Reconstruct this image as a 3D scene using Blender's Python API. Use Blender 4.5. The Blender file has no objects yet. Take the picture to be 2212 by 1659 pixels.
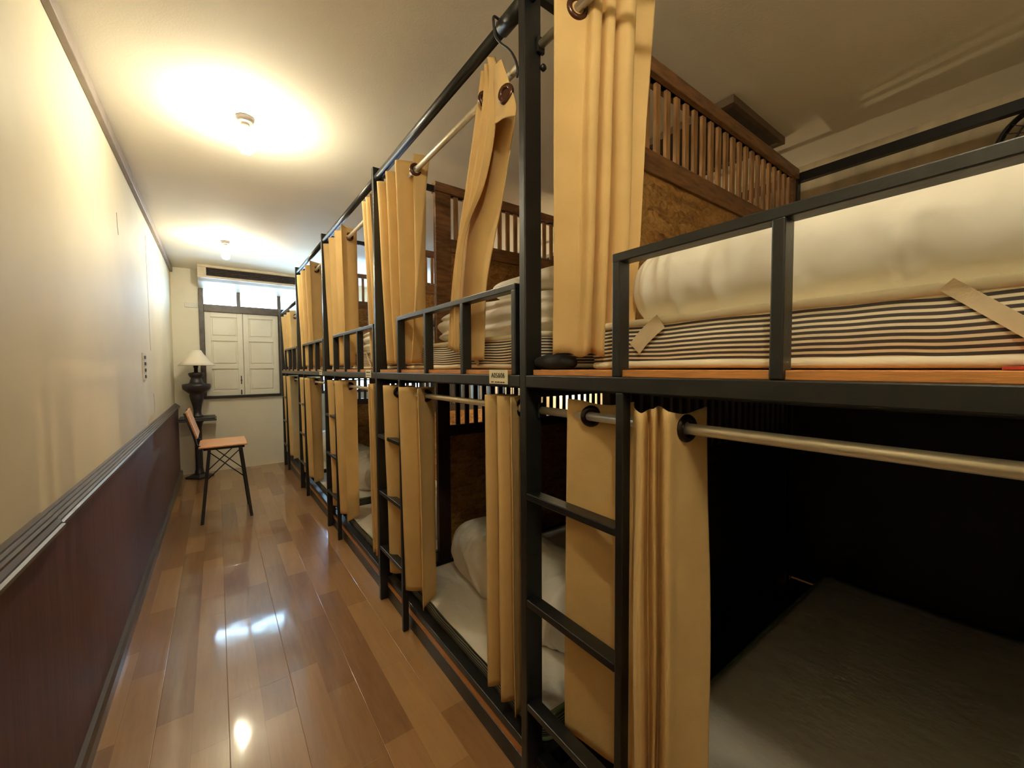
import bpy, bmesh, math, random
from mathutils import Vector, Matrix, noise
random.seed(7)
sc = bpy.context.scene
COL = sc.collection

# ------------------------------------------------------------------ camera
YAW, PITCH, ROLL = 0.636519, -0.0408382, -0.0054012
def make_camera():
    cy, sy, cp, sp = math.cos(YAW), math.sin(YAW), math.cos(PITCH), math.sin(PITCH)
    f = Vector((sy*cp, cy*cp, sp)); r = Vector((cy, -sy, 0)); u = r.cross(f)
    c, s = math.cos(ROLL), math.sin(ROLL)
    r, u = c*r + s*u, -s*r + c*u
    cam = bpy.data.cameras.new('camera')
    cam.sensor_width = 36; cam.lens = 36*862.686/2212; cam.clip_start = 0.02
    o = bpy.data.objects.new('camera', cam); COL.objects.link(o)
    b = -f
    o.matrix_world = Matrix(((r.x, u.x, b.x, 0), (r.y, u.y, b.y, 0), (r.z, u.z, b.z, 1.2), (0, 0, 0, 1)))
    sc.camera = o
make_camera()

# ------------------------------------------------------------------ materials
def new_mat(name):
    m = bpy.data.materials.new(name); m.use_nodes = True
    nt = m.node_tree
    return m, nt, nt.nodes['Principled BSDF']
def N(nt, t, **kw):
    n = nt.nodes.new(t)
    for k, v in kw.items():
        if k.startswith('i_'):
            key = k[2:]
            n.inputs[int(key) if key.isdigit() else key.replace('_', ' ')].default_value = v
        else: setattr(n, k, v)
    return n
def coords(nt, scale=(1,1,1), rot=(0,0,0)):
    t = N(nt, 'ShaderNodeTexCoord'); g = N(nt, 'ShaderNodeNewGeometry')
    mp = N(nt, 'ShaderNodeMapping'); mp.inputs['Scale'].default_value = scale; mp.inputs['Rotation'].default_value = rot
    nt.links.new(g.outputs['Position'], mp.inputs['Vector'])
    return mp.outputs['Vector']
def ramp(nt, src, stops, interp='LINEAR'):
    r = N(nt, 'ShaderNodeValToRGB'); r.color_ramp.interpolation = interp
    e = r.color_ramp.elements
    while len(e) > 1: e.remove(e[0])
    e[0].position = stops[0][0]; e[0].color = (*stops[0][1], 1)
    for p, c in stops[1:]:
        k = e.new(p); k.color = (*c, 1)
    nt.links.new(src, r.inputs['Fac']); return r.outputs['Color']
def bump(nt, bs, src, strength=.3, dist=.01, chain=None):
    b = N(nt, 'ShaderNodeBump'); b.inputs['Strength'].default_value = strength; b.inputs['Distance'].default_value = dist
    nt.links.new(src, b.inputs['Height'])
    if chain is not None: nt.links.new(chain, b.inputs['Normal'])
    nt.links.new(b.outputs['Normal'], bs.inputs['Normal']); return b.outputs['Normal']
def simple(name, c, rough=.5, metal=0, var=.12, scale=6, bstr=0, bscale=60, bdist=.004, stretch=(1,1,1), spec=None, coat=0):
    m, nt, b = new_mat(name)
    v = coords(nt, stretch)
    n = N(nt, 'ShaderNodeTexNoise', i_Scale=scale, i_Detail=4.0); nt.links.new(v, n.inputs['Vector'])
    lo = tuple(x*(1-var) for x in c); hi = tuple(min(1, x*(1+var)) for x in c)
    nt.links.new(ramp(nt, n.outputs['Fac'], [(.3, lo), (.7, hi)]), b.inputs['Base Color'])
    b.inputs['Roughness'].default_value = rough; b.inputs['Metallic'].default_value = metal
    if spec is not None: b.inputs['Specular IOR Level'].default_value = spec
    if coat: b.inputs['Coat Weight'].default_value = coat; b.inputs['Coat Roughness'].default_value = .15
    if bstr:
        n2 = N(nt, 'ShaderNodeTexNoise', i_Scale=bscale, i_Detail=3.0); nt.links.new(v, n2.inputs['Vector'])
        bump(nt, b, n2.outputs['Fac'], bstr, bdist)
    return m

M = {}
M['black_steel'] = simple('black_steel', (.0085,.009,.009), .36, 0, .25, 20, .25, 90, .002)
M['plaster'] = simple('plaster', (.80,.72,.535), .62, 0, .07, 1.6, .25, 7, .01)
M['cream_paint'] = simple('cream_paint', (.80,.755,.63), .5, 0, .05, 3, .15, 30, .004)
M['shutter_paint'] = simple('shutter_paint', (.76,.73,.63), .3, 0, .05, 5, .1, 40, .003)
M['ceiling'] = simple('ceiling_paint', (.84,.79,.68), .8, 0, .05, 1.2, .15, 160, .003)
M['right_wall'] = simple('old_wall_paint', (.52,.43,.29), .8, 0, .14, 5, .1, 30, .004, (3, 3, .6))
M['trim_paint'] = simple('grey_brown_trim', (.085,.068,.062), .34, 0, .25, 14, .3, 40, .003, (1,.15,1))
M['crown'] = simple('crown_strip', (.26,.215,.19), .5, 0, .15, 10)
M['dark_frame'] = simple('dark_window_frame', (.07,.055,.05), .4, 0, .3, 20)
M['brown_wood'] = simple('brown_wood', (.20,.095,.038), .42, 0, .45, 10, .2, 40, .003, (1.2, 6, 6))
M['slat_wood'] = simple('slat_wood', (.36,.19,.075), .45, 0, .4, 10, .2, 40, .003, (8, 8, 1))
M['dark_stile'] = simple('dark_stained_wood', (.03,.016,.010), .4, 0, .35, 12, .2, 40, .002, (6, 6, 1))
M['plywood'] = simple('orange_plywood', (.52,.22,.06), .45, 0, .25, 20, .2, 60, .002, (1, 1, 14))
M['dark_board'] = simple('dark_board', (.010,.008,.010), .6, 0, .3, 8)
M['aluminium'] = simple('brushed_tube', (.74,.68,.55), .36, .6, .08, 30, .05, 200, .001)
M['duvet'] = simple('white_cotton', (.84,.80,.71), .8, 0, .03, 6, .75, 9, .020, (1.4, .9, .8))
M['sheet'] = simple('bed_sheet', (.74,.70,.62), .85, 0, .05, 8, .5, 14, .014, (1.5,1,1))
M['mattress_cream'] = simple('mattress_cream', (.84,.77,.60), .8, 0, .05, 15, .2, 200, .002)
M['strap'] = simple('beige_strap', (.66,.55,.37), .8, 0, .08, 30, .2, 250, .002)
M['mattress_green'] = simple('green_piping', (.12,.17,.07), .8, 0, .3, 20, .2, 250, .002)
M['grommet'] = simple('brown_grommet', (.075,.026,.012), .18, .35, .2, 20)
M['grommet_dark'] = simple('dark_grommet', (.018,.009,.007), .2, .3, .2, 20)
M['iron'] = simple('wrought_iron', (.02,.018,.02), .4, .2, .3, 30)
M['stone_black'] = simple('carved_black_wood', (.022,.018,.02), .38, 0, .4, 25, .5, 60, .006)
M['shade'] = simple('lamp_shade', (.78,.72,.60), .8, 0, .03, 10)
M['chair_ply'] = simple('chair_plywood', (.66,.32,.125), .35, 0, .2, 10, .1, 40, .002, (2, 10, 10))
M['fan_black'] = simple('fan_plastic', (.012,.012,.014), .45, 0, .3, 20)
M['cloth_black'] = simple('black_cloth', (.010,.010,.012), .85, 0, .3, 30, .4, 60, .004)
M['cloth_red'] = simple('red_cloth', (.42,.035,.018), .8, 0, .2, 30)
M['plate'] = simple('cream_plate', (.74,.68,.48), .4, 0, .05, 30)
M['ink'] = simple('black_ink', (.012,.010,.006), .6, 0, .1, 30)
M['white_plastic'] = simple('white_plastic', (.70,.68,.62), .35, 0, .04, 30)
M['hatch'] = simple('hatch_board', (.07,.055,.045), .5, 0, .25, 10)
M['hatch_frame'] = simple('hatch_frame', (.11,.065,.035), .5, 0, .25, 10)
M['groove_dark'] = simple('dark_slats', (.045,.035,.035), .5, 0, .4, 40)
M['pelmet'] = simple('pelmet_cream', (.52,.44,.32), .5, 0, .12, 14, .2, 60, .003)
M['seam'] = simple('wall_seam', (.16,.12,.08), .9, 0, .3, 50)
M['crack'] = M['seam']

def mat_curtain():
    m, nt, b = new_mat('mustard_canvas')
    v = coords(nt)
    n = N(nt, 'ShaderNodeTexNoise', i_Scale=9.0, i_Detail=5.0); nt.links.new(v, n.inputs['Vector'])
    c = ramp(nt, n.outputs['Fac'], [(.3, (.70,.475,.20)), (.7, (.78,.54,.235))])
    nt.links.new(c, b.inputs['Base Color']); b.inputs['Roughness'].default_value = .85
    w1 = N(nt, 'ShaderNodeTexNoise', i_Scale=420.0, i_Detail=1.0); nt.links.new(v, w1.inputs['Vector'])
    nb = bump(nt, b, w1.outputs['Fac'], .35, .002)
    w2 = N(nt, 'ShaderNodeTexNoise', i_Scale=16.0, i_Detail=2.0); nt.links.new(v, w2.inputs['Vector'])
    bump(nt, b, w2.outputs['Fac'], .12, .01, nb)
    tr = N(nt, 'ShaderNodeBsdfTranslucent'); nt.links.new(c, tr.inputs['Color'])
    mx = N(nt, 'ShaderNodeMixShader', i_0=.16)
    nt.links.new(b.outputs[0], mx.inputs[1]); nt.links.new(tr.outputs[0], mx.inputs[2])
    nt.links.new(mx.outputs[0], nt.nodes['Material Output'].inputs['Surface'])
    return m
M['curtain'] = mat_curtain()

def mat_stripe(name, dark, light, period):
    m, nt, b = new_mat(name)
    v = coords(nt)
    sx = N(nt, 'ShaderNodeSeparateXYZ'); nt.links.new(v, sx.inputs[0])
    w = N(nt, 'ShaderNodeTexNoise', i_Scale=7.0, i_Detail=1.0); nt.links.new(coords(nt, (1,1,.1)), w.inputs['Vector'])
    off = N(nt, 'ShaderNodeMath', operation='MULTIPLY', i_1=.011); nt.links.new(w.outputs['Fac'], off.inputs[0])
    z = N(nt, 'ShaderNodeMath', operation='ADD'); nt.links.new(sx.outputs['Z'], z.inputs[0]); nt.links.new(off.outputs[0], z.inputs[1])
    d = N(nt, 'ShaderNodeMath', operation='DIVIDE', i_1=period); nt.links.new(z.outputs[0], d.inputs[0])
    f = N(nt, 'ShaderNodeMath', operation='FRACT'); nt.links.new(d.outputs[0], f.inputs[0])
    nt.links.new(ramp(nt, f.outputs[0], [(.0, light), (.40, light), (.46, dark), (.95, dark), (1.0, light)]), b.inputs['Base Color'])
    b.inputs['Roughness'].default_value = .8
    n2 = N(nt, 'ShaderNodeTexNoise', i_Scale=260.0); nt.links.new(v, n2.inputs['Vector'])
    bump(nt, b, n2.outputs['Fac'], .25, .002)
    return m
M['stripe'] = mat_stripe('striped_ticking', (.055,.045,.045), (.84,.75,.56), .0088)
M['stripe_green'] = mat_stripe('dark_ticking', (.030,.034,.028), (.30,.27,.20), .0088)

def mat_osb():
    m, nt, b = new_mat('strand_board')
    v = coords(nt, (14, 14, 34), (0, .5, .3))
    vo = N(nt, 'ShaderNodeTexVoronoi', i_Scale=1.0); nt.links.new(v, vo.inputs['Vector'])
    n = N(nt, 'ShaderNodeTexNoise', i_Scale=20.0, i_Detail=8.0, i_Distortion=2.4); nt.links.new(coords(nt, (1,1,1.6)), n.inputs['Vector'])
    mx = N(nt, 'ShaderNodeMix', data_type='FLOAT'); mx.inputs[0].default_value = .22
    sp = N(nt, 'ShaderNodeSeparateColor'); nt.links.new(vo.outputs['Color'], sp.inputs[0])
    nt.links.new(n.outputs['Fac'], mx.inputs[2]); nt.links.new(sp.outputs[0], mx.inputs[3])
    nt.links.new(ramp(nt, mx.outputs[0], [(.25, (.11,.047,.012)), (.5, (.34,.17,.048)), (.75, (.52,.30,.105))]), b.inputs['Base Color'])
    b.inputs['Roughness'].default_value = .38
    bump(nt, b, n.outputs['Fac'], .2, .004)
    return m
M['osb'] = mat_osb()

def mat_floor():
    m, nt, b = new_mat('laminate_floor')
    v = coords(nt, (1, 1, 1), (0, 0, math.pi/2))
    br = N(nt, 'ShaderNodeTexBrick', offset=.37, offset_frequency=2)
    br.inputs['Scale'].default_value = 1; br.inputs['Brick Width'].default_value = .52; br.inputs['Row Height'].default_value = .099
    br.inputs['Mortar Size'].default_value = .0006; br.inputs['Mortar Smooth'].default_value = .3
    br.inputs['Color1'].default_value = (.0,.0,.0,1); br.inputs['Color2'].default_value = (1,1,1,1); br.inputs['Mortar'].default_value = (.1,.1,.1,1)
    nt.links.new(v, br.inputs['Vector'])
    g = N(nt, 'ShaderNodeTexNoise', i_Scale=5.0, i_Detail=10.0, i_Roughness=.75); nt.links.new(coords(nt, (9, .7, 1)), g.inputs['Vector'])
    mx = N(nt, 'ShaderNodeMix', data_type='FLOAT'); mx.inputs[0].default_value = .52
    sp = N(nt, 'ShaderNodeSeparateColor'); nt.links.new(br.outputs['Color'], sp.inputs[0])
    nt.links.new(sp.outputs[0], mx.inputs[2]); nt.links.new(g.outputs['Fac'], mx.inputs[3])
    col = ramp(nt, mx.outputs[0], [(.2, (.185,.080,.024)), (.5, (.315,.155,.054)), (.8, (.43,.240,.095))])
    nt.links.new(col, b.inputs['Base Color'])
    b.inputs['Roughness'].default_value = .36; b.inputs['Specular IOR Level'].default_value = .5
    b.inputs['Coat Weight'].default_value = .9; b.inputs['Coat Roughness'].default_value = .075
    # board joints and the slight cupping of each board
    b2 = N(nt, 'ShaderNodeTexBrick', offset=.45)
    b2.inputs['Scale'].default_value = 1; b2.inputs['Brick Width'].default_value = 1.2; b2.inputs['Row Height'].default_value = .198
    b2.inputs['Mortar Size'].default_value = .0016; b2.inputs['Mortar Smooth'].default_value = 1.0
    b2.inputs['Color1'].default_value = (1,1,1,1); b2.inputs['Color2'].default_value = (1,1,1,1); b2.inputs['Mortar'].default_value = (0,0,0,1)
    nt.links.new(v, b2.inputs['Vector'])
    nb = bump(nt, b, b2.outputs['Color'], .3, .002)
    n3 = N(nt, 'ShaderNodeTexNoise', i_Scale=5.5, i_Detail=2.0); nt.links.new(coords(nt, (1, .5, 1)), n3.inputs['Vector'])
    nb = bump(nt, b, n3.outputs['Fac'], .085, .02, nb)
    nt.links.new(nb, b.inputs['Coat Normal'])
    return m
M['floor'] = mat_floor()

def mat_wainscot():
    m, nt, b = new_mat('dark_red_panel')
    v = coords(nt, (1, 38, 1.1))
    n = N(nt, 'ShaderNodeTexNoise', i_Scale=1.6, i_Detail=7.0, i_Roughness=.7); nt.links.new(v, n.inputs['Vector'])
    nt.links.new(ramp(nt, n.outputs['Fac'], [(.3, (.062,.026,.034)), (.55, (.105,.043,.052)), (.75, (.135,.060,.066))]), b.inputs['Base Color'])
    b.inputs['Roughness'].default_value = .5
    bump(nt, b, n.outputs['Fac'], .15, .003)
    return m
M['wainscot'] = mat_wainscot()

def mat_emit(name, c, s):
    m, nt, b = new_mat(name)
    b.inputs['Base Color'].default_value = (1,1,1,1)
    b.inputs['Emission Color'].default_value = (*c, 1); b.inputs['Emission Strength'].default_value = s
    return m
BULB = (1.0, .91, .66)
M['bulb'] = mat_emit('lit_bulb', BULB, 150)
M['bulb_small'] = mat_emit('lit_reading_bulb', (1.0,.76,.42), 260)

def mat_glass():
    m, nt, b = new_mat('window_glass')
    t = N(nt, 'ShaderNodeBsdfTransparent'); g = N(nt, 'ShaderNodeBsdfGlossy', i_Roughness=.05)
    mx = N(nt, 'ShaderNodeMixShader', i_0=.05)
    nt.links.new(t.outputs[0], mx.inputs[1]); nt.links.new(g.outputs[0], mx.inputs[2])
    nt.links.new(mx.outputs[0], nt.nodes['Material Output'].inputs['Surface'])
    return m
M['glass'] = mat_glass()

# ------------------------------------------------------------------ mesh helpers
class MB:
    """collects boxes, tubes, lathes and sheets in world coordinates, then links them as ONE mesh object"""
    def __init__(s): s.bm = bmesh.new()
    def box(s, x0, x1, y0, y1, z0, z1):
        vs = [s.bm.verts.new((x, y, z)) for z in (z0, z1) for y in (y0, y1) for x in (x0, x1)]
        for f in ((0,2,3,1), (4,5,7,6), (0,1,5,4), (2,6,7,3), (0,4,6,2), (1,3,7,5)):
            s.bm.faces.new([vs[i] for i in f])
        return s
    def bar(s, a, b, w, h, up=(0,0,1)):
        a, b = Vector(a), Vector(b); d = (b-a).normalized(); u = Vector(up)
        r = d.cross(u).normalized(); u = r.cross(d)
        q = []
        for p in (a, b):
            for i, j in ((-1,-1), (1,-1), (1,1), (-1,1)): q.append(s.bm.verts.new(p + r*w/2*i + u*h/2*j))
        for f in ((3,2,1,0), (4,5,6,7), (0,1,5,4), (1,2,6,5), (2,3,7,6), (3,0,4,7)):
            s.bm.faces.new([q[i] for i in f])
        return s
    def tube(s, pts, r, n=12, closed=False):
        pts = [Vector(p) for p in pts]; m = len(pts); rings = []; prev = None
        for i, p in enumerate(pts):
            if closed: t = pts[(i+1) % m] - pts[i-1]
            else: t = pts[min(i+1, m-1)] - pts[max(i-1, 0)]
            t.normalize()
            if prev is None:
                a = Vector((0,0,1)) if abs(t.z) < .9 else Vector((1,0,0)); u = t.cross(a).normalized()
            else: u = (prev - t*prev.dot(t)).normalized()
            prev = u; w = t.cross(u)
            rr = r[i] if isinstance(r, (list, tuple)) else r
            rings.append([s.bm.verts.new(p + (u*math.cos(2*math.pi*k/n) + w*math.sin(2*math.pi*k/n))*rr) for k in range(n)])
        for i in range(m if closed else m-1):
            A, B = rings[i], rings[(i+1) % m]
            for k in range(n): s.bm.faces.new((A[k], A[(k+1) % n], B[(k+1) % n], B[k]))
        if not closed:
            s.bm.faces.new(rings[0][::-1]); s.bm.faces.new(rings[-1])
        return s
    def lathe(s, prof, c, n=28, axis='z', square=False):
        c = Vector(c); rings = []
        for r, h in prof:
            ring = []
            for k in range(n):
                a = 2*math.pi*k/n; x, y = r*math.cos(a), r*math.sin(a)
                if axis == 'z': v = Vector((x, y, h))
                elif axis == 'y': v = Vector((x, h, y))
                else: v = Vector((h, x, y))
                ring.append(s.bm.verts.new(c + v))
            rings.append(ring)
        for A, B in zip(rings, rings[1:]):
            for k in range(n): s.bm.faces.new((A[k], A[(k+1) % n], B[(k+1) % n], B[k]))
        s.bm.faces.new(rings[0][::-1]); s.bm.faces.new(rings[-1])
        return s
    def prism(s, poly, y0, y1):
        """polygon in XZ extruded along Y"""
        A = [s.bm.verts.new((x, y0, z)) for x, z in poly]; B = [s.bm.verts.new((x, y1, z)) for x, z in poly]
        n = len(poly)
        for k in range(n): s.bm.faces.new((A[k], A[(k+1) % n], B[(k+1) % n], B[k]))
        s.bm.faces.new(A[::-1]); s.bm.faces.new(B)
        return s
    def grid(s, rows):
        V = [[s.bm.verts.new(p) for p in r] for r in rows]
        for a, b in zip(V, V[1:]):
            for i in range(len(a)-1): s.bm.faces.new((a[i], a[i+1], b[i+1], b[i]))
        return s
    def build(s, name, mat, parent=None, bevel=0, smooth=False, solid=0, sub=0, origin=None):
        bm = s.bm
        bmesh.ops.recalc_face_normals(bm, faces=bm.faces)
        if parent is not None: o0 = Vector(parent['_o'])
        elif origin is not None: o0 = Vector(origin)
        else:
            xs = [v.co for v in bm.verts]
            o0 = Vector(((min(v.x for v in xs)+max(v.x for v in xs))/2, (min(v.y for v in xs)+max(v.y for v in xs))/2, min(v.z for v in xs)))
        bmesh.ops.translate(bm, verts=bm.verts, vec=-o0)
        me = bpy.data.meshes.new(name); bm.to_mesh(me); bm.free()
        me.materials.append(M[mat] if isinstance(mat, str) else mat)
        if smooth:
            for p in me.polygons: p.use_smooth = True
        o = bpy.data.objects.new(name, me); COL.objects.link(o)
        if parent is not None: o.parent = parent; o['_o'] = tuple(o0)
        else: o.location = o0; o['_o'] = tuple(o0)
        if solid:
            md = o.modifiers.new('thick', 'SOLIDIFY'); md.thickness = solid; md.offset = 0
        if sub:
            md = o.modifiers.new('sub', 'SUBSURF'); md.levels = sub; md.render_levels = sub
        if bevel:
            md = o.modifiers.new('bevel', 'BEVEL'); md.width = bevel; md.segments = 2; md.limit_method = 'ANGLE'
        return o
def empty(name, loc):
    o = bpy.data.objects.new(name, None); COL.objects.link(o); o.location = loc; o['_o'] = tuple(loc)
    o.empty_display_size = .05
    return o
def tag(o, label, cat, group=None):
    o['label'] = label; o['category'] = cat
    if group: o['group'] = group
    return o
def struct(o, label=None):
    o['kind'] = 'structure'
    if label: o['label'] = label
    return o

# ------------------------------------------------------------------ room shell
XL, XR, Y0, Y1, ZC = -.385, 2.72, -4.2, 5.85, 2.34
struct(MB().box(XL-.1, XR+.1, Y0-.1, Y1+.1, -.08, 0).build('floor', 'floor'), 'glossy brown laminate floor of the narrow dormitory')
struct(MB().box(XL-.1, XR+.1, Y0-.1, Y1+.1, ZC, ZC+.08).build('ceiling', 'ceiling'), 'flat pale ceiling over corridor and bunks')
wl = struct(MB().box(XL-.1, XL, Y0-.1, Y1+.1, 0, ZC).build('wall_left', 'plaster'), 'cream plaster wall opposite the bunks')
def seam(pts):
    mb = MB()
    for a, b in zip(pts, pts[1:]): mb.bar((XL+.0003, a[0], a[1]), (XL+.0003, b[0], b[1]), .0012, .006 if a[1] < 2.1 else .004, (0,1,0))
    o = mb.build('wall_seam', 'seam', wl)
    return o
seam([(3.90, 2.16), (3.905, 1.9), (3.93, 1.62), (3.925, 1.45), (3.95, 1.34)])
seam([(4.02, 1.02), (4.03, .93), (4.02, .87)])
seam([(2.84, 1.995), (2.85, 1.93), (2.865, 1.89)])
struct(MB().box(XR, XR+.1, Y0-.1, Y1+.1, 0, ZC).build('wall_right', 'right_wall'), 'stained beige wall behind the bunks')
struct(MB().box(XL, XR, Y0-.1, Y0, 0, ZC).build('wall_back', 'plaster'), 'cream wall closing the corridor')
we = MB()
T = .16
we.box(XL-.1, -.14, Y1, Y1+T, 0, ZC).box(-.14, XR+.1, Y1, Y1+T, 0, .865).box(-.14, XR+.1, Y1, Y1+T, 2.125, ZC)
we.box(-.14, .93, Y1+.065, Y1+T, .865, 1.90)
we.box(.93, 1.12, Y1, Y1+T, .865, 2.125).box(2.62, XR+.1, Y1, Y1+T, .865, 2.125)
struct(we.build('wall_end', 'cream_paint'), 'cream wall at the far end of the corridor')
# left wall dado
ws = struct(MB().box(XL, -.36, Y0, Y1, .0, .79).build('wainscot', 'wainscot'), 'dark reddish wood panelling along the corridor wall')
prof = [(XL,.775), (-.348,.775), (-.343,.781), (-.343,.790), (-.350,.793), (-.350,.798), (-.358,.800), (-.358,.806), (-.366,.808), (-.366,.813), (-.375,.815), (-.375,.820), (XL,.822)]
tr = MB().prism(prof, 1.575, Y1-.01)
struct(tr.build('trim_1', 'trim_paint'), 'grey moulded dado rail')
prof2 = [(x+.004 if x > XL else x, z+(.003 if i > 5 else -.004)) for i, (x, z) in enumerate(prof)]
struct(MB().prism(prof2, Y0, 1.575).build('trim_2', 'trim_paint'), 'thicker near length of the dado rail')
struct(MB().prism([(XL,0), (-.338,0), (-.338,.045), (-.346,.06), (XL,.062)], Y0, Y1-.01).build('baseboard_left', 'trim_paint'), 'grey baseboard below the panelling')
struct(MB().box(XL, -.362, Y0, Y1, 2.283, ZC).build('trim_3', 'crown', bevel=.003), 'grey strip where wall meets ceiling')
# window 1: transom with shutters
w1 = struct(empty('window_1', (.3, Y1, .865)), 'end window with bright transom above closed cream shutters')
fr = MB().box(-.145, -.098, Y1-.03, Y1+.06, .865, 2.125).box(-.098, .93, Y1-.035, Y1+.06, 1.868, 1.952)
fr.box(.648, .70, Y1-.05, Y1+.02, .865, 1.95).box(.895, .93, Y1-.02, Y1+.06, .865, 2.125)
fr.build('window_frame', 'dark_frame', w1, bevel=.003)
MB().box(-.145, .93, Y1-.045, Y1+.04, .862, .888).build('sill', 'black_steel', w1, bevel=.002)
for x in (.236, .66): MB().box(x-.02, x+.02, Y1+.0, Y1+.05, 1.95, 2.125).build('mullion', 'dark_frame', w1, bevel=.002)
for a, b in ((-.10, .218), (.255, .642), (.68, .897)): MB().box(a, b, Y1+.028, Y1+.032, 1.95, 2.125).build('pane', 'glass', w1)
def shutter(x0, x1):
    z0, z1 = .889, 1.868; y = Y1-.008
    mb = MB().box(x0, x1, y+.020, y+.03, z0, z1)
    st = .055
    mb.box(x0, x0+st, y, y+.020, z0, z1).box(x1-st, x1, y, y+.020, z0, z1)
    for za, zb in ((z0, z0+.055), (1.205, 1.255), (1.535, 1.585), (z1-.055, z1)): mb.box(x0+st, x1-st, y, y+.020, za, zb)
    for za, zb in ((z0+.055, 1.205), (1.255, 1.535), (1.585, z1-.055)): mb.box(x0+st+.018, x1-st-.018, y+.006, y+.020, za+.018, zb-.018)
    return mb.build('shutter', 'shutter_paint', w1, bevel=.0025)
s1 = shutter(-.097, .268); s2 = shutter(.272, .64)
shutter(.702, .894)
MB().box(.235, .245, Y1-.022, Y1-.006, 1.02, 1.12).box(.232, .248, Y1-.03, Y1-.006, 1.06, 1.075).build('latch', 'iron', s1)
MB().box(.232, .244, Y1-.022, Y1-.006, .895, .95).build('bolt', 'iron', s1)
MB().box(.30, .308, Y1-.03, Y1-.006, 1.02, 1.14).build('handle', 'white_plastic', s2)
# window 2: gridded window behind the far bunks
w2 = struct(empty('window_2', (1.87, Y1, .865)), 'gridded window in the end wall seen through the slatted partitions')
fr = MB().box(1.12, 1.16, Y1, Y1+.06, .865, 2.125).box(2.58, 2.62, Y1, Y1+.06, .865, 2.125).box(1.16, 2.58, Y1, Y1+.06, .865, .905).box(1.16, 2.58, Y1, Y1+.06, 2.09, 2.125)
for k in range(1, 5): fr.box(1.16+k*.284-.012, 1.16+k*.284+.012, Y1+.01, Y1+.05, .905, 2.09)
for k in range(1, 9): fr.box(1.16, 2.58, Y1+.015, Y1+.045, .905+k*.1317-.009, .905+k*.1317+.009)
fr.build('window_frame', 'dark_frame', w2)
MB().box(1.16, 2.58, Y1+.028, Y1+.032, .905, 2.09).build('pane', 'glass', w2)
# pelmet box over the end window
pl = tag(empty('shutter_box', (.45, 5.67, 2.195)), 'long cream box with dark grooved front above the end window', 'shutter box')
cs = MB(); q = [(5.53, 2.197), (5.60, 2.175), (5.74, 2.150), (Y1-.002, 2.118), (Y1-.002, ZC-.001), (5.53, ZC-.001)]
A = [cs.bm.verts.new((-.138, y, z)) for y, z in q]; B = [cs.bm.verts.new((1.05, y, z)) for y, z in q]
for i in range(6): cs.bm.faces.new((A[i], A[(i+1) % 6], B[(i+1) % 6], B[i]))
cs.bm.faces.new(A[::-1]); cs.bm.faces.new(B); cs.build('casing', 'pelmet', pl)
MB().box(-.138, 1.05, 5.50, 5.53, 2.31, ZC-.001).box(-.138, 1.05, 5.50, 5.53, 2.197, 2.222).box(-.138, -.06, 5.505, 5.53, 2.222, 2.31).build('front_frame', 'pelmet', pl, bevel=.003)
g = MB()
for k in range(5): g.bar((-.06, 5.521, 2.232+k*.017), (1.05, 5.521, 2.232+k*.017), .014, .011, (0,.5,1))
g.build('slats', 'groove_dark', pl)
MB().box(-.06, 1.05, 5.526, 5.531, 2.222, 2.31).build('recess', 'dark_board', pl)
# outlet beside the window frame, switch strip on the wall
ol = tag(MB().box(-.27, -.15, Y1-.014, Y1, 1.905, 1.955).build('junction_cover', 'white_plastic', bevel=.003), 'small white cable cover on the end wall beside the window frame', 'cable cover')
sw = tag(empty('switch_strip', (XL, 3.55, 1.13)), 'narrow white strip of switches on the cream corridor wall', 'switch')
MB().box(XL, XL+.008, 3.49, 3.61, 1.13, 1.31).build('plate', 'white_plastic', sw, bevel=.002)
for k in range(4): MB().box(XL+.008, XL+.014, 3.53, 3.57, 1.145+k*.042, 1.165+k*.042).build('button', 'trim_paint', sw)
# ceiling hatch
h = tag(empty('ceiling_hatch', (2.04, 1.06, 2.305)), 'dark hatch board on the ceiling above the slatted partition', 'hatch')
MB().box(1.80, 2.28, .845, 1.30, 2.316, ZC-.001).build('board', 'hatch', h)
f = MB().box(1.77, 1.80, .825, 1.32, 2.305, ZC-.001).box(2.28, 2.31, .825, 1.32, 2.305, ZC-.001).box(1.80, 2.28, .825, .845, 2.305, ZC-.001).box(1.80, 2.28, 1.30, 1.32, 2.305, ZC-.001)
f.build('frame', 'hatch_frame', h, bevel=.002)

# ------------------------------------------------------------------ ceiling lamps
def ceiling_lamp(x, y, label):
    t = tag(empty('ceiling_lamp', (x, y, 2.18)), label, 'lamp', 'bare bulbs along the corridor ceiling')
    MB().lathe([(.036, 2.339), (.036, 2.330), (.030, 2.322), (.030, 2.316), (.024, 2.312)], (x, y, 0)).build('base', 'hatch', t, smooth=False)
    MB().lathe([(.015, 2.312), (.016, 2.30), (.016, 2.285), (.014, 2.278)], (x, y, 0)).build('socket', 'white_plastic', t, smooth=True)
    MB().lathe([(.013, 2.278), (.02, 2.265), (.029, 2.245), (.033, 2.222), (.031, 2.20), (.022, 2.185), (.008, 2.179)], (x, y, 0)).build('bulb', 'bulb', t, smooth=True)
ceiling_lamp(.137, 2.21, 'lit bare bulb on the ceiling beside the second bunk bed')
ceiling_lamp(.096, 4.41, 'lit bare bulb on the ceiling closest to the end window')
ceiling_lamp(.06, -.03, 'lit bare bulb on the ceiling over the corridor before the first bunk bed')
ceiling_lamp(.15, -2.27, 'added unseen fill bulb on the ceiling farthest from the end window')  # added out of view, fills the dim near part of the corridor wall

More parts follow.
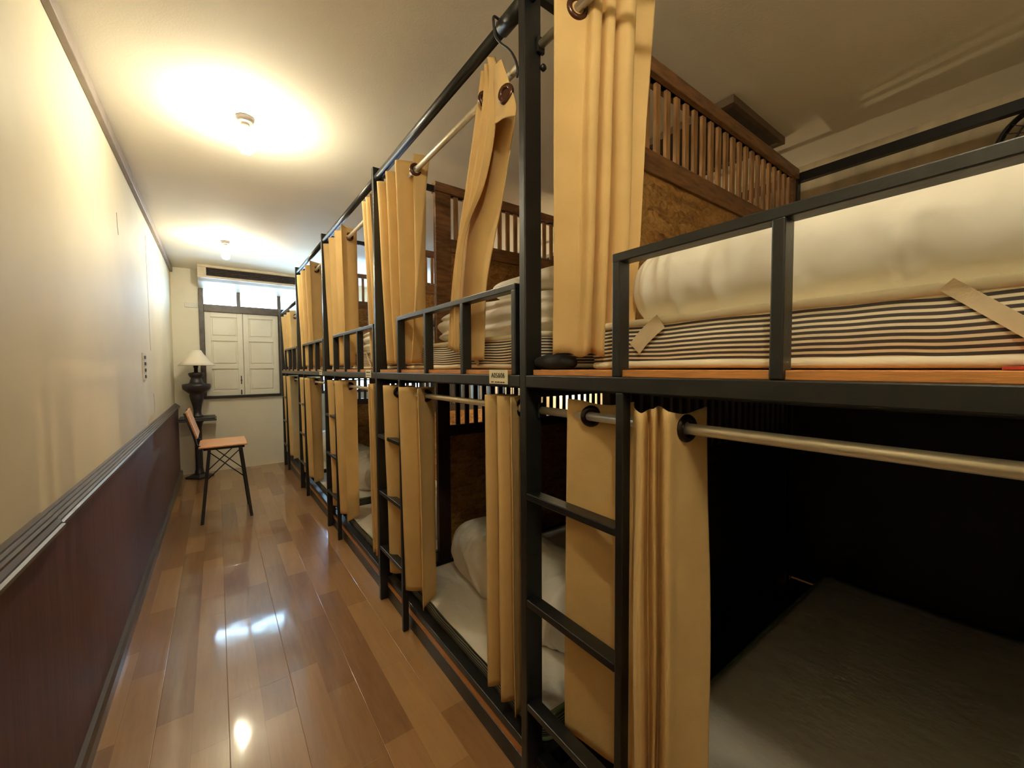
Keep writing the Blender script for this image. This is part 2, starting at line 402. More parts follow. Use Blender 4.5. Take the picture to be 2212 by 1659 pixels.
# ------------------------------------------------------------------ bunk beds
PITCH_Y = 1.21
YP = [.8325 + PITCH_Y*k for k in range(5)]
XF, XB = .65, 2.49
LAB = ['first black steel bunk bed, with the white duvet roll behind its guard rail',
       'second black steel bunk bed, with the lettered cream plate and the lifted curtain',
       'third black steel bunk bed, counted towards the end window',
       'fourth black steel bunk bed, just before the shorter one',
       'shorter black steel bunk bed against the end wall']
TOPZ = [2.2, 2.2, 2.2, 2.2, 1.93]
def bunk(k):
    yp = YP[k]; ya = yp - PITCH_Y; zt = TOPZ[k]
    t = tag(empty('bunk_bed', (XF, yp-.6, 0)), LAB[k], 'bunk bed', 'row of black steel bunk beds')
    S = 'black_steel'
    yb = yp if k < 4 else 5.70
    def part(n, *b, mat=S, bevel=.0025): return MB().box(*b).build(n, mat, t, bevel=bevel)
    part('post', XF, XF+.056, yp-.0125, yp+.0125, 0, zt)
    part('rear_post', XB-.04, XB, yp-.02, yp+.02, 0, zt)
    if k == 0:
        part('post', XF, XF+.056, ya-.0125, ya+.0125, 0, zt)
        part('rear_post', XB-.04, XB, ya-.02, ya+.02, 0, zt)
    def sub(par, n, *b): return MB().box(*b).build(n, S, par, bevel=.0025)
    # top rails
    zr = zt - .05
    MB().tube([(XF+.022, ya+(.013 if k else -.0), zr), (XF+.022, yp-.012, zr)], .017, 16).build('top_rail', S, t, smooth=True)
    if k == 1: MB().tube([(XF+.022, ya+.012, zr), (XF+.022, ya+.115, zr)], .0215, 16).build('rail_sleeve', S, t, smooth=True)
    part('rear_rail', XB-.035, XB, ya+.02, yp-.02, zt-.045, zt)
    part('top_side_rail', XF+.056, XB-.04, yp-.011, yp+.011, zt-.035, zt-.005)
    # deck
    part('front_beam', XF, XF+.04, ya+.0125, yp-.0125, 1.148, 1.180)
    part('deck_side_beam', XF+.04, XB-.04, yp-.012, yp+.012, 1.12, 1.18)
    part('deck_board', XF+.012, XB-.03, ya+.045, yp-.03, 1.180, 1.194, mat='plywood', bevel=.001)
    part('deck_underside', XF+.04, XB-.03, ya+.03, yp-.03, 1.142, 1.166, mat='dark_board', bevel=0)
    part('rear_beam', XB-.035, XB, ya+.02, yp-.02, 1.13, 1.18)
    # guard rail
    offs = (-.305, -.594, -.883, -1.168)
    gr = MB().box(XF, XF+.034, yp+offs[3]-.009, yp+offs[0]+.009, 1.410, 1.428).build('guard_rail', S, t, bevel=.002)
    for o in offs: sub(gr, 'guard_post', XF, XF+.034, yp+o-.009, yp+o+.009, 1.180, 1.412)
    # ladder
    lp = part('ladder_post', XF, XF+.027, yp-.324, yp-.306, 0, 1.148)
    for z in (.868, .578, .290): sub(lp, 'rung', XF, XF+.038, yp-.306, yp-.0125, z-.018, z)
    # base
    part('base_beam', XF+.035, XF+.075, ya+.0125, yp-.0125, 0, .062)
    part('base_board_edge', XF+.037, XF+.075, ya+.0125, yp-.0125, .0625, .0905, mat='plywood', bevel=.001)
    part('base_rail', XF+.035, XF+.073, ya+.0125, yp-.0125, .091, .119)
    part('base_board', XF+.075, XB-.03, ya+.03, yp-.03, .04, .06, mat='dark_board', bevel=0)
    part('base_side_beam', XF+.075, XB-.04, yp-.012, yp+.012, .02, .10)
    # curtain rods
    for z in (zt-.165, 1.085):
        rod = MB().tube([(.70, ya+.02, z), (.70, yp-.02, z)], .0105, 16).build('curtain_rod', 'aluminium', t, smooth=True)
        sub(rod, 'rod_bracket', .688, .712, yp-.022, yp-.012, z-.02, z+.02)
    if k in (0, 1): part('back_shade_board', XB-.032, XB-.022, ya+.02, yp-.02, .07, 1.13, mat='dark_board', bevel=0)  # added dark sheet, stands for the shade at the back of the lower bunks
    if k == 0:
        MB().lathe([(.004, yp-.022), (.008, yp-.020), (.009, yp-.0125)], (XF+.061, 0, 1.985), 12, 'y').build('bolt', S, t, smooth=True)
    return t
bunks = [bunk(k) for k in range(5)]

# partitions between the bunks
PL = ['slatted wood partition between the first and second bunk beds', 'slatted wood partition between the second and third bunk beds',
      'slatted wood partition between the third and fourth bunk beds', 'slatted wood partition between the fourth and the shorter bunk bed']
def partition(y, label, low='osb'):
    t = tag(empty('slatted_partition', (1.72, y, .1)), label, 'partition', 'slatted partitions between the bunks')
    x0, x1 = .985, 2.445
    def p(n, m, *b, bevel=.002): return MB().box(*b).build(n, m, t, bevel=bevel)
    def slats(za, zb, mat):
        mb = MB(); x = x0+.12
        while x < x1-.06:
            mb.box(x, x+.026, y-.006, y+.006, za, zb); x += .0605
        mb.build('slat_row', mat, t, bevel=.001)
    p('stile', 'brown_wood', x0, x0+.095, y-.014, y+.014, 1.195, 2.17)
    p('stile', 'brown_wood', x1-.045, x1, y-.014, y+.014, 1.195, 2.17)
    p('top_rail', 'brown_wood', x0-.005, x1, y-.028, y+.028, 2.165, 2.213)
    p('middle_rail', 'brown_wood', x0+.095, x1-.045, y-.018, y+.018, 1.848, 1.922)
    p('board', 'osb', x0+.095, x1-.045, y-.008, y+.008, 1.195, 1.848, bevel=0)
    slats(1.922, 2.165, 'slat_wood')
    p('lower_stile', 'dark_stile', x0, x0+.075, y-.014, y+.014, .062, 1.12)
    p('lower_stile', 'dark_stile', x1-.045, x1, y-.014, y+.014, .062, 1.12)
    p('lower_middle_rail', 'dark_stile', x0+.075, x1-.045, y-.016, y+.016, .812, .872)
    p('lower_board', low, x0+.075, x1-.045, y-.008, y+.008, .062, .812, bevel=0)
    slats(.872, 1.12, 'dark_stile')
for k in range(4): partition(YP[k], PL[k], 'dark_board' if k == 0 else 'osb')  # first lower board coloured near black to stand for the shade there
struct(MB().box(.70, XR, YP[0]-PITCH_Y-.12, YP[0]-PITCH_Y-.022, 0, ZC).build('wall_light_block', 'plaster'), 'added unseen wall blocking light at the near end of the bunk row')  # added out of view, keeps stray light from shining in through the slats

# reading lamp on the wall at the back of the third bunk
rl = tag(empty('wall_lamp', (2.66, 2.72, .96)), 'small lit bulb on the wall inside the lower third bunk', 'lamp')
MB().lathe([(.03, -.06), (.03, -.045), (.014, -.04), (.014, -.01)], (XR-.001+.0, 2.72, .975), 20, 'x').build('holder', 'white_plastic', rl)
MB().lathe([(.012, -.06), (.028, -.085), (.034, -.11), (.026, -.135), (.006, -.146)], (XR-.001, 2.72, .975), 20, 'x').build('bulb', 'bulb_small', rl, smooth=True)

# ------------------------------------------------------------------ soft things
def sgn_pow(v, e): return math.copysign(abs(v)**e, v)
def cushion(name, c, r, mat, e1=.55, e2=.5, nu=64, nv=40, amp=.008, freq=6, seed=0, parent=None, flat=None, grooves=None, creases=0, smooth=True, sag=0):
    """soft rounded block: superellipsoid with wrinkles; flat = level the underside rests on"""
    mb = MB(); rows = []; c = Vector(c); off = Vector((seed*3.7, seed*1.3, seed*2.1))
    for j in range(nv+1):
        ph = -math.pi/2 + math.pi*j/nv; row = []
        for i in range(nu):
            th = 2*math.pi*i/nu
            x = sgn_pow(math.cos(ph), e1)*sgn_pow(math.cos(th), e2); y = sgn_pow(math.cos(ph), e1)*sgn_pow(math.sin(th), e2); z = sgn_pow(math.sin(ph), e1)
            p = Vector((x*r[0], y*r[1], z*r[2]))
            if grooves:
                for gz, gd in grooves:
                    q = math.exp(-((p.z-gz)/.010)**2)*gd
                    p.x *= 1-q/r[0]; p.y *= 1-q/r[1]
            w = c+p+off
            n = noise.noise(w*freq)*amp + noise.noise(w*freq*2.6)*amp*.4
            if creases: n -= creases*(1-min(1, abs(noise.noise(Vector((w.x*3, w.y*4.5, w.z*2))))*7))
            d = Vector((x/r[0], y/r[1], z/r[2])).normalized()
            p = p + d*n
            if sag: p.z -= sag*((p.y/r[1])**2)
            q = c+p
            if flat is not None and q.z < flat: q.z = flat
            row.append(mb.bm.verts.new(q))
        rows.append(row)
    for a, b in zip(rows, rows[1:]):
        for i in range(nu): mb.bm.faces.new((a[i], a[(i+1) % nu], b[(i+1) % nu], b[i]))
    bmesh.ops.remove_doubles(mb.bm, verts=mb.bm.verts, dist=.0004)
    return mb.build(name, mat, parent, smooth=smooth, sub=1)
def roll(name, y0, y1, xc, zb, rx, rz, mat, amp=.012, seed=0, p=5, lump=.0, flat=.25, parent=None):
    """rolled quilt lying along Y with rounded ends"""
    mb = MB(); nu, nv = 84, 200; rows = []; off = Vector((seed*5.1, seed*2.3, seed))
    for j in range(nv+1):
        t = -1+2*j/nv; t = math.sin(t*math.pi/2)
        s = max(0.0, 1-abs(t)**p)**(1/p) if abs(t) < 1 else 0
        y = y0+(y1-y0)*(t+1)/2; row = []
        for i in range(nu):
            a = 2*math.pi*i/nu
            x, z = sgn_pow(math.cos(a), .85)*rx*s, sgn_pow(math.sin(a), .85)*rz*s
            w = Vector((xc+x, y, zb+z))+off
            n = noise.noise(Vector((w.x*5, w.y*2.2, w.z*5)))*amp + noise.noise(Vector((w.x*9, w.y*9, w.z*7)))*amp*.45
            ridge = noise.noise(Vector((w.x*4+w.z*2, w.y*7, w.z*3)))
            n += amp*.7*(1-min(1, abs(ridge)*6))
            fold = noise.noise(Vector((w.x*2.2+w.z*1.1, w.y*17, w.z*2.6)))
            n += amp*1.1*max(0, 1-abs(fold)*4.0)*max(0, min(1, .55+1.6*noise.noise(Vector((w.x*3, w.y*3.1, w.z*3+5)))))
            rr = math.hypot(x, z) or 1
            q = Vector((xc+x*(1+n/rr*s), y, zb+rz*(1-flat)+z*(1+n/rr*s)+lump*noise.noise(Vector((y*3+seed, 0, 0)))*s))
            if q.z < zb: q.z = zb + .0
            row.append(mb.bm.verts.new(q))
        rows.append(row)
    for a, b in zip(rows, rows[1:]):
        for i in range(nu): mb.bm.faces.new((a[i], a[(i+1) % nu], b[(i+1) % nu], b[i]))
    bmesh.ops.remove_doubles(mb.bm, verts=mb.bm.verts, dist=.0003)
    return mb.build(name, mat, parent, smooth=True)

def mattress(ya, yb, zb, th, label, group, upper, xf=.752, straps=True):
    """foam mattress: striped wavy side, corded edges, straps"""
    xb = 2.40; t = tag(empty('mattress', ((xf+xb)/2, (ya+yb)/2, zb)), label, 'mattress', group)
    # outline (rounded rectangle), walked densely
    pts = []; R = .05
    def arc(cx, cy, a0):
        for i in range(7):
            a = a0+math.pi/2*i/6; pts.append((cx+R*math.cos(a), cy+R*math.sin(a)))
    n1 = 40
    arc(xf+R, ya+R, math.pi)
    for i in range(1, 14): pts.append((xf+R+(xb-xf-2*R)*i/14, ya))
    arc(xb-R, ya+R, -math.pi/2)
    for i in range(1, 14): pts.append((xb, ya+R+(yb-ya-2*R)*i/14))
    arc(xb-R, yb-R, 0)
    for i in range(1, 14): pts.append((xb-R-(xb-xf-2*R)*i/14, yb))
    arc(xf+R, yb-R, math.pi/2)
    for i in range(1, n1): pts.append((xf, yb-R-(yb-ya-2*R)*i/n1))
    cx, cy = (xf+xb)/2, (ya+yb)/2; mb = MB(); rings = []; nz = 9
    zz = lambda y, f: zb + .008 + (th-.016)*f
    def outset(x, y, f):
        b = .010*math.sin(math.pi*f) + .004*noise.noise(Vector((x*4, y*7, zb*3+f)))
        dx = (x-cx)/(xb-xf)*2; dy = (y-cy)/(yb-ya)*2
        l = math.hypot(dx**7, dy**7) or 1
        return x+b*(dx**7)/l, y+b*(dy**7)/l
    for j in range(nz+1):
        f = j/nz; ring = []
        for x, y in pts:
            X, Y = outset(x, y, f); ring.append(mb.bm.verts.new((X, Y, zz(y, f))))
        rings.append(ring)
    n = len(pts)
    for a, b in zip(rings, rings[1:]):
        for i in range(n): mb.bm.faces.new((a[i], a[(i+1) % n], b[(i+1) % n], b[i]))
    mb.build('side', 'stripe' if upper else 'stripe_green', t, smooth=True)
    mb = MB()
    vt = [mb.bm.verts.new((x, y, zb+th-.008)) for x, y in pts]; mb.bm.faces.new(vt)
    vb = [mb.bm.verts.new((x, y, zb+.008)) for x, y in pts]; mb.bm.faces.new(vb[::-1])
    mb.build('cover', 'mattress_cream', t)
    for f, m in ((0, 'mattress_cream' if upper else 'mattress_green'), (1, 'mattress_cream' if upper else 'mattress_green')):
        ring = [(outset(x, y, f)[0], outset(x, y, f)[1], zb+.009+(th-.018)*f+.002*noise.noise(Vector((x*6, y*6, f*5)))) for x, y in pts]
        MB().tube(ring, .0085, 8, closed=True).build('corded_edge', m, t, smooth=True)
    if straps and upper:
        ribbon(t, [(xf-.013, yb-.215, zb+th-.012), (xf-.014, yb-.178, zb+th*.68), (xf-.011, yb-.150, zb+th*.40)], .034)
        ribbon(t, [(xf-.012, yb-.615, zb+th-.004), (xf-.015, yb-.655, zb+th*.62), (xf-.012, yb-.71, zb+.016)], .018)
    return t
def ribbon(t, pts, w):
    mb = MB(); L = []; Rr = []
    P = [Vector(p) for p in pts]; Q = []
    for i in range(9):
        s = i/8; Q.append(P[0]*(1-s)**2 + P[1]*2*s*(1-s) + P[2]*s*s)
    rows = []
    for i, q in enumerate(Q):
        d = (Q[min(i+1, 8)]-Q[max(i-1, 0)]).normalized(); n = d.cross(Vector((-1,0,0))).normalized()
        rows.append([q-n*w/2, q, q+n*w/2])
    mb.grid(rows); mb.build('strap', 'strap', t, solid=.0012)

UPN = ['under the white duvet roll of the first upper bunk', 'under the folded bedding of the second upper bunk', 'on the third upper bunk', 'on the fourth upper bunk', 'on the upper deck of the shorter bunk']
LON = ['on the lower first bunk beside the long curtain', 'on the lower second bunk beneath a rolled duvet', 'on the lower third bunk', 'on the lower fourth bunk', 'on the lower deck of the shorter bunk']
for k in range(5):
    yp = YP[k]
    mattress(yp-1.165, yp-.135, 1.196, .110, 'striped cream mattress ' + UPN[k], 'striped mattresses on the upper decks', True)
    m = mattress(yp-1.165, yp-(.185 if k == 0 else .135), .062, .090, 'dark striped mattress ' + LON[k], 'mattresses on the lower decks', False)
    # sheet spread on the lower mattress
    ya, yb = yp-1.172, yp-(.18 if k == 0 else .13)
    rows = []
    for i in range(44):
        x = .742+1.668*i/43; row = []
        for j in range(34):
            y = ya+(yb-ya)*j/33
            z = .1560 + .0035*noise.noise(Vector((x*6, y*6, k))) + .004*max(0, noise.noise(Vector((x*3, y*9, k+4))))
            if j in (0, 33): z -= .014
            if i == 0: z -= .004
            row.append((x + .006*noise.noise(Vector((y*5, k, i*.0))), y, z))
        rows.append(row)
    s = tag(MB().grid(rows).build('bed_sheet', 'sheet', smooth=True, solid=.003), 'white sheet spread over the mattress ' + LON[k], 'sheet', 'sheets on the lower beds')

# first upper bunk: big duvet roll
tag(roll('duvet', -.32, .62, .985, 1.306, .205, .111, 'duvet', .015, 1, 7), 'thick white duvet roll behind the guard rail of the first bunk', 'duvet', 'white duvets on the beds')
# second upper bunk: folded duvet with a pillow on top; same again farther along
FN = ['', 'second', 'third', 'fourth', 'shorter']
for k in range(1, 5):
    yp = YP[k]
    o = cushion('folded_duvet', (1.09, yp-.715, 1.382), (.30, .43, .078), 'duvet', .50, .42, 90, 64, .016, 6, k, flat=1.304, grooves=[(-.022, .024), (.030, .02)], creases=.005)
    tag(o, 'white folded duvet lying on the striped mattress of the %s upper bunk' % FN[k], 'duvet', 'white duvets on the beds')
    o = cushion('pillow', (1.05, yp-.93, 1.497), (.21, .24, .048), 'duvet', .8, .6, 64, 32, .010, 7, k+9, flat=1.452)
    tag(o, 'white pillow on top of the folded duvet of the %s upper bunk' % FN[k], 'pillow', 'pillows on the folded duvets')
    o = roll('rolled_duvet', yp-1.12, yp-.165, 1.075, .159, .175, .165, 'duvet', .012, k+3, 3.0)
    tag(o, 'white rolled duvet on the lower bed of the %s bunk' % FN[k], 'duvet', 'white duvets on the beds')

# ------------------------------------------------------------------ curtains
def catmull(pts, m=6):
    P = [Vector((*p, 0)) for p in pts]; out = []
    for i in range(len(P)-1):
        a, b, c, d = P[max(i-1, 0)], P[i], P[i+1], P[min(i+2, len(P)-1)]
        for j in range(m):
            t = j/m
            out.append(.5*((2*b)+(c-a)*t+(2*a-5*b+4*c-d)*t*t+(3*b-a-3*c+d)*t**3))
    out.append(P[-1]); return [(v.x, v.y) for v in out]
def wave(y0, y1, n, a, xc=.70, ph=.5, m=12):
    """y0 = far end, y1 = near end; the near end closes with a flat panel facing along the row"""
    out = []; L = n*m
    for i in range(L+1):
        s = i/L; out.append((xc+a*math.cos(math.pi*(s*n)+ph*0), y0+(y1-y0)*s))
    return out
def grommet(t, x, y, z, yaw, mat, r=.0265, eye=False):
    c = Vector((x, y, z)); nrm = Vector((math.sin(yaw), math.cos(yaw), 0)); u = Vector((nrm.y, -nrm.x, 0)); w = Vector((0,0,1))
    mb = MB(); ring = []
    for i in range(28):
        a = 2*math.pi*i/28; ring.append(c+(u*math.cos(a)+w*math.sin(a))*(r-.0075))
    mb.tube(ring, .0075, 10, closed=True)
    if eye:
        for dd in (-.002, .002):
            vs = [mb.bm.verts.new(p+nrm*dd) for p in ring]; mb.bm.faces.new(vs)
    return mb.build('grommet', mat, t, smooth=True)
def sheet(t, top, bot, zt, zb, name='cloth', seed=0, nz=40, hem=True, pull=0, wob=.004):
    """cloth hanging between two plan outlines; zt, zb may be functions of the outline fraction"""
    n = len(top); rows = []
    for j in range(nz+1):
        f = j/nz; row = []
        for i in range(n):
            s = i/(n-1); e = f**.9
            x = top[i][0]*(1-e)+bot[i][0]*e; y = top[i][1]*(1-e)+bot[i][1]*e
            a = zt(s) if callable(zt) else zt; b = zb(s) if callable(zb) else zb
            z = a+(b-a)*f
            x += wob*noise.noise(Vector((s*7+seed, z*2.2, seed)))*min(1, f*3); y += wob*noise.noise(Vector((s*6+seed*2, z*2, 9+seed)))*min(1, f*3)
            row.append((x, y, z))
        rows.append(row)
    return MB().grid(rows).build(name, 'curtain', t, smooth=True, solid=.0026)
GC = 'mustard curtains bunched on the bunk rods'
def curtain(label, z0, xy):
    return tag(empty('curtain', (xy[0], xy[1], z0)), label, 'curtain', GC)

# first bunk, upper, at the ladder
UA_TOP = [(.643,.700),(.680,.688),(.714,.674),(.722,.668),(.720,.646),(.738,.641),(.758,.656),(.754,.634),(.768,.625),(.790,.647),(.788,.624),(.798,.606),(.818,.606),(.838,.628),(.852,.645),(.879,.634),(.903,.612)]
UA_BOT = [(.651,.712),(.673,.700),(.692,.688),(.699,.680),(.700,.660),(.714,.653),(.736,.670),(.734,.647),(.745,.636),(.768,.656),(.762,.630),(.768,.612),(.782,.608),(.800,.622),(.816,.632),(.822,.622),(.823,.612)]
t = curtain('tall mustard curtain above the ladder of the first bunk', 1.232, (.72, .64))
top = catmull(UA_TOP)
bot = catmull(UA_BOT)
sheet(t, top, bot, lambda s: 2.085+.05*max(0, min(1, (s-.75)*6)), lambda s: 1.230+.006*math.sin(s*22), seed=1, wob=.005)
grommet(t, .700, .682, 2.035, .35, 'grommet', .029)

# first bunk, lower, at the ladder
t = curtain('long mustard curtain beside the ladder of the lower first bunk', .26, (.70, .55))
top = catmull([(.684,.698), (.700,.666), (.713,.640), (.728,.612), (.742,.586), (.744,.556), (.722,.535), (.697,.518), (.672,.494), (.648,.462), (.688,.474), (.658,.442), (.690,.452), (.655,.414), (.680,.408), (.703,.405), (.732,.402), (.764,.398)])
bot = catmull([(.690,.716), (.700,.674), (.706,.645), (.714,.605), (.722,.575), (.735,.545), (.722,.525), (.697,.512), (.668,.488), (.636,.450), (.680,.462), (.652,.434), (.682,.442), (.650,.402), (.680,.404), (.705,.400), (.735,.394), (.772,.384)])
sheet(t, top, bot, lambda s: 1.118+.006*math.cos(s*18), .275, seed=2, wob=.006)
grommet(t, .706, .642, 1.085, .55, 'grommet_dark', .026)
grommet(t, .703, .4035, 1.085, .12, 'grommet_dark', .027)

# second bunk, upper, near end: pulled up and hooked
t = curtain('mustard curtain twisted and hooked up beside the first bunk post', 1.235, (.69, 1.15))
def surf(left, right, name, x0, x1, pleats, amp, n=40, m=44, seed=0):
    """cloth between two side lines given as (y, z) lists, pleated across"""
    def at(L, f):
        g = f*(len(L)-1); i = min(int(g), len(L)-2); h = g-i
        a, b, c, d = L[max(i-1, 0)], L[i], L[i+1], L[min(i+2, len(L)-1)]
        return tuple(.5*((2*b[k])+(c[k]-a[k])*h+(2*a[k]-5*b[k]+4*c[k]-d[k])*h*h+(3*b[k]-a[k]-3*c[k]+d[k])*h**3) for k in (0, 1))
    rows = []
    for j in range(m+1):
        f = j/m; l, r = at(left, f), at(right, f); row = []
        for i in range(n+1):
            s = i/n; y = l[0]*(1-s)+r[0]*s; z = l[1]*(1-s)+r[1]*s
            x = x0+(x1-x0)*s + amp*math.cos(s*math.pi*2*pleats)*(1-.3*f) + .006*noise.noise(Vector((y*6, z*4, seed)))
            row.append((x, y, z))
        rows.append(row)
    return MB().grid(rows).build(name, 'curtain', t, smooth=True, solid=.0026)
surf([(1.100,2.125), (1.118,2.08), (1.157,1.946), (1.223,1.745), (1.289,1.522), (1.345,1.276)],
     [(1.000,2.112), (.985,2.03), (.998,1.90), (1.062,1.765), (1.185,1.62), (1.225,1.252)], 'pleated_panel', .700, .672, 3.0, .010, seed=3)
surf([(1.095,1.985), (1.13,1.895), (1.175,1.809), (1.265,1.69), (1.310,1.47), (1.292,1.226)],
     [(.938,1.925), (.968,1.831), (1.005,1.71), (1.057,1.585), (1.099,1.45), (1.117,1.228)], 'broad_panel', .735, .700, .5, -.012, seed=4)
surf([(.998,2.03), (.990,1.985), (.986,1.95), (.984,1.928), (.985,1.910)],
     [(.935,2.055), (.905,1.99), (.878,1.93), (.866,1.895), (.868,1.868)], 'flap', .668, .662, .75, .008, m=24, seed=5)
grommet(t, .6535, .905, 1.943, math.pi/2-.25, 'grommet', .027, True)
grommet(t, .700, 1.075, 2.035, .2, 'grommet', .027)

# second bunk, upper, at the ladder
t = curtain('mustard curtain above the ladder of the second bunk', 1.215, (.70, 1.8))
top = wave(YP[1]-.03, YP[1]-.455, 7, .056); bot = wave(YP[1]-.03, YP[1]-.385, 7, .046, .728)
top[-6:] = [(top[-6][0]+(.752-top[-6][0])*i/5, top[-6][1]-.004*i) for i in range(6)]
sheet(t, top, bot, 2.095, 1.222, seed=6)
grommet(t, .700, YP[1]-.425, 2.035, .15, 'grommet', .028)

def ladder_curtain(k, upper, label, w, n=8):
    yp = YP[k]
    zt = (TOPZ[k]-.105) if upper else 1.118; zb = 1.222 if upper else .195
    t = curtain(label, zb, (.70, yp-.25))
    top = wave(yp-.03, yp-w, n, .058); bot = wave(yp-.03, yp-w+(.07 if upper else .02), n, .050, .722 if upper else .712)
    sheet(t, top, bot, zt, zb, seed=k*3+upper)
    step = w/n
    for i in ((n-1, ) if upper else (n-1, 1)):
        grommet(t, .700, yp-.03-(w-.03)*(i+.5)/n, TOPZ[k]-.165 if upper else 1.085, .12, 'grommet' if upper else 'grommet_dark', .027)
    return t
ORD = ['first', 'second', 'third', 'fourth', 'shorter']
ladder_curtain(1, False, 'mustard curtain beside the ladder of the lower second bunk', .545, 5)
for k, w, w2 in ((2, .62, .57), (3, .80, .66), (4, .84, .72)):
    ladder_curtain(k, True, 'mustard curtain above the ladder of the %s bunk' % ORD[k], w, 7)
    ladder_curtain(k, False, 'mustard curtain beside the ladder of the lower %s bunk' % ORD[k], w2, 5)
def end_curtain(k, upper, label, w, n, lean=0):
    """bunched at the near end of its opening"""
    ya = YP[k]-PITCH_Y
    zt = (TOPZ[k]-.105) if upper else 1.118; zb = 1.232 if upper else .190
    t = curtain(label, zb, (.70, ya+.1))
    top = wave(ya+.055+w, ya+.055, n, .048); bot = wave(ya+.05+w+lean, ya+.05+lean*.5, n, .046, .738 if upper else .71)
    sheet(t, top, bot, zt, zb, seed=k*5+upper+30)
    for i in range(0, n, 2): grommet(t, .700, ya+.055+w*(1-(i+.5)/n), TOPZ[k]-.165 if upper else 1.085, .1, 'grommet' if upper else 'grommet_dark', .027)
    return t
end_curtain(1, False, 'mustard curtain bunched behind the first bunk post, lower second bunk', .165, 5, .02)
end_curtain(2, True, 'mustard curtain bunched behind the second bunk post, upper third bunk', .16, 5, .02)
end_curtain(2, False, 'mustard curtain bunched behind the second bunk post, lower third bunk', .11, 5, .01)

# ------------------------------------------------------------------ small things
# number plates
def text_mesh(txt, size):
    cu = bpy.data.curves.new('txt', 'FONT'); cu.body = txt; cu.size = size; cu.align_x = 'CENTER'; cu.align_y = 'CENTER'; cu.extrude = .0003
    o = bpy.data.objects.new('txt', cu); COL.objects.link(o)
    dg = bpy.context.evaluated_depsgraph_get(); dg.update()
    me = bpy.data.meshes.new_from_object(o.evaluated_get(dg))
    COL.objects.unlink(o); bpy.data.objects.remove(o)
    return me
def plate(yc, zc, w, hgt, label, txt=None):
    t = tag(empty('number_plate', (XF, yc, zc-hgt/2)), label, 'sign', 'number plates on the bunk beams')
    MB().box(XF-.004, XF-.0005, yc-w/2, yc+w/2, zc-hgt/2, zc+hgt/2).build('plate', 'plate', t, bevel=.0008)
    if txt:
        me = text_mesh(txt, .0205)
        o0 = Vector(t['_o'])
        for v in me.vertices:
            x, y, z = v.co
            v.co = Vector((XF-.0044-z, yc-x*1.0, zc+.0035+y*.95))-o0
        me.materials.append(M['ink'])
        o = bpy.data.objects.new('lettering', me); COL.objects.link(o); o.parent = t
    mb = MB()
    if txt:
        for a, b in ((-.034, -.022), (-.015, -.006), (-.003, .008), (.012, .021), (.024, .033)): mb.box(XF-.0047, XF-.004, yc-b, yc-a, zc-.0165, zc-.0135)
    else:
        for r in range(2):
            for a, b in ((-.03, -.012), (-.006, .008), (.014, .03)): mb.box(XF-.0047, XF-.004, yc-b, yc-a, zc-.010+r*.014, zc-.0065+r*.017)
    mb.build('small_print', 'ink', t)
plate(.942, 1.174, .09, .041, 'cream number plate on the beam beside the first bunk post', 'A05&06')
plate(YP[1]+.115, 1.172, .09, .041, 'cream number plate on the beam beside the second bunk post')
plate(YP[2]+.115, 1.172, .09, .041, 'cream number plate on the beam beside the third bunk post')

# wire hook on the top rail
hk = [(.672, .945, 2.166), (.645, .946, 2.170), (.643, .946, 2.150), (.648, .946, 2.121), (.655, .93, 2.093), (.66, .897, 2.057), (.662, .873, 2.018), (.662, .863, 1.986), (.664, .868, 1.972), (.668, .874, 1.985)]
hc = catmull([(p[1], p[2]) for p in hk], 5); hx = catmull([(p[0], 0) for p in hk], 5)
tag(MB().tube([(a[0], b[0], b[1]) for a, b in zip(hx, hc)], .0035, 8).build('wire_hook', 'iron', smooth=True), 'thin black wire hook hanging from the top rail beside the twisted curtain', 'hook')
# black cloth bundle at the deck edge, red cloth under the mattress
o = cushion('cloth_bundle', (.705, .765, 1.214), (.034, .066, .021), 'cloth_black', .8, .7, 40, 24, .006, 18, 3, flat=1.195)
tag(o, 'crumpled black cloth on the deck edge below the tall curtain', 'cloth')
tag(MB().box(.690, .745, -.10, .033, 1.1945, 1.1985).build('red_cloth', 'cloth_red', bevel=.001), 'flat red cloth under the mattress edge of the first upper bunk', 'cloth')

# wall fan behind the first upper bunk
fc = Vector((2.60, .0, 2.06)); RF = .165
t = tag(empty('wall_fan', fc), 'black round fan on the wall behind the first upper bunk', 'fan')
cg = MB()
for rr, dx in ((RF, .0), (RF*.97, -.035), (RF*.7, -.05), (RF*.4, -.055)):
    cg.tube([fc+Vector((dx, rr*math.cos(a), rr*math.sin(a))) for a in [2*math.pi*i/40 for i in range(40)]], .0035 if rr < RF else .011, 8, closed=True)
for i in range(30):
    a = 2*math.pi*i/30
    cg.tube([fc+Vector((-.055, .03*math.cos(a), .03*math.sin(a))), fc+Vector((-.052, RF*.6*math.cos(a), RF*.6*math.sin(a))), fc+Vector((-.035, RF*.97*math.cos(a), RF*.97*math.sin(a))), fc+Vector((0, RF*math.cos(a), RF*math.sin(a)))], .002, 6)
cg.build('cage', 'fan_black', t, smooth=True)
MB().lathe([(.03, -.065), (.035, -.05), (.035, -.02), (.05, .03), (.05, .10), (.03, .119)], fc, 24, 'x').build('motor', 'fan_black', t, smooth=True)
for i in range(3):
    a0 = 2*math.pi*i/3; rows = []
    for j in range(7):
        r = .03+j*.018; w = .3+.35*math.sin(math.pi*min(1, j/6+.15))
        rows.append([fc+Vector((-.02+.02*(s-.5), r*math.cos(a0+w*(s-.5)*2), r*math.sin(a0+w*(s-.5)*2))) for s in (0, .25, .5, .75, 1)])
    MB().grid(rows).build('blade', 'fan_black', t, smooth=True, solid=.002)

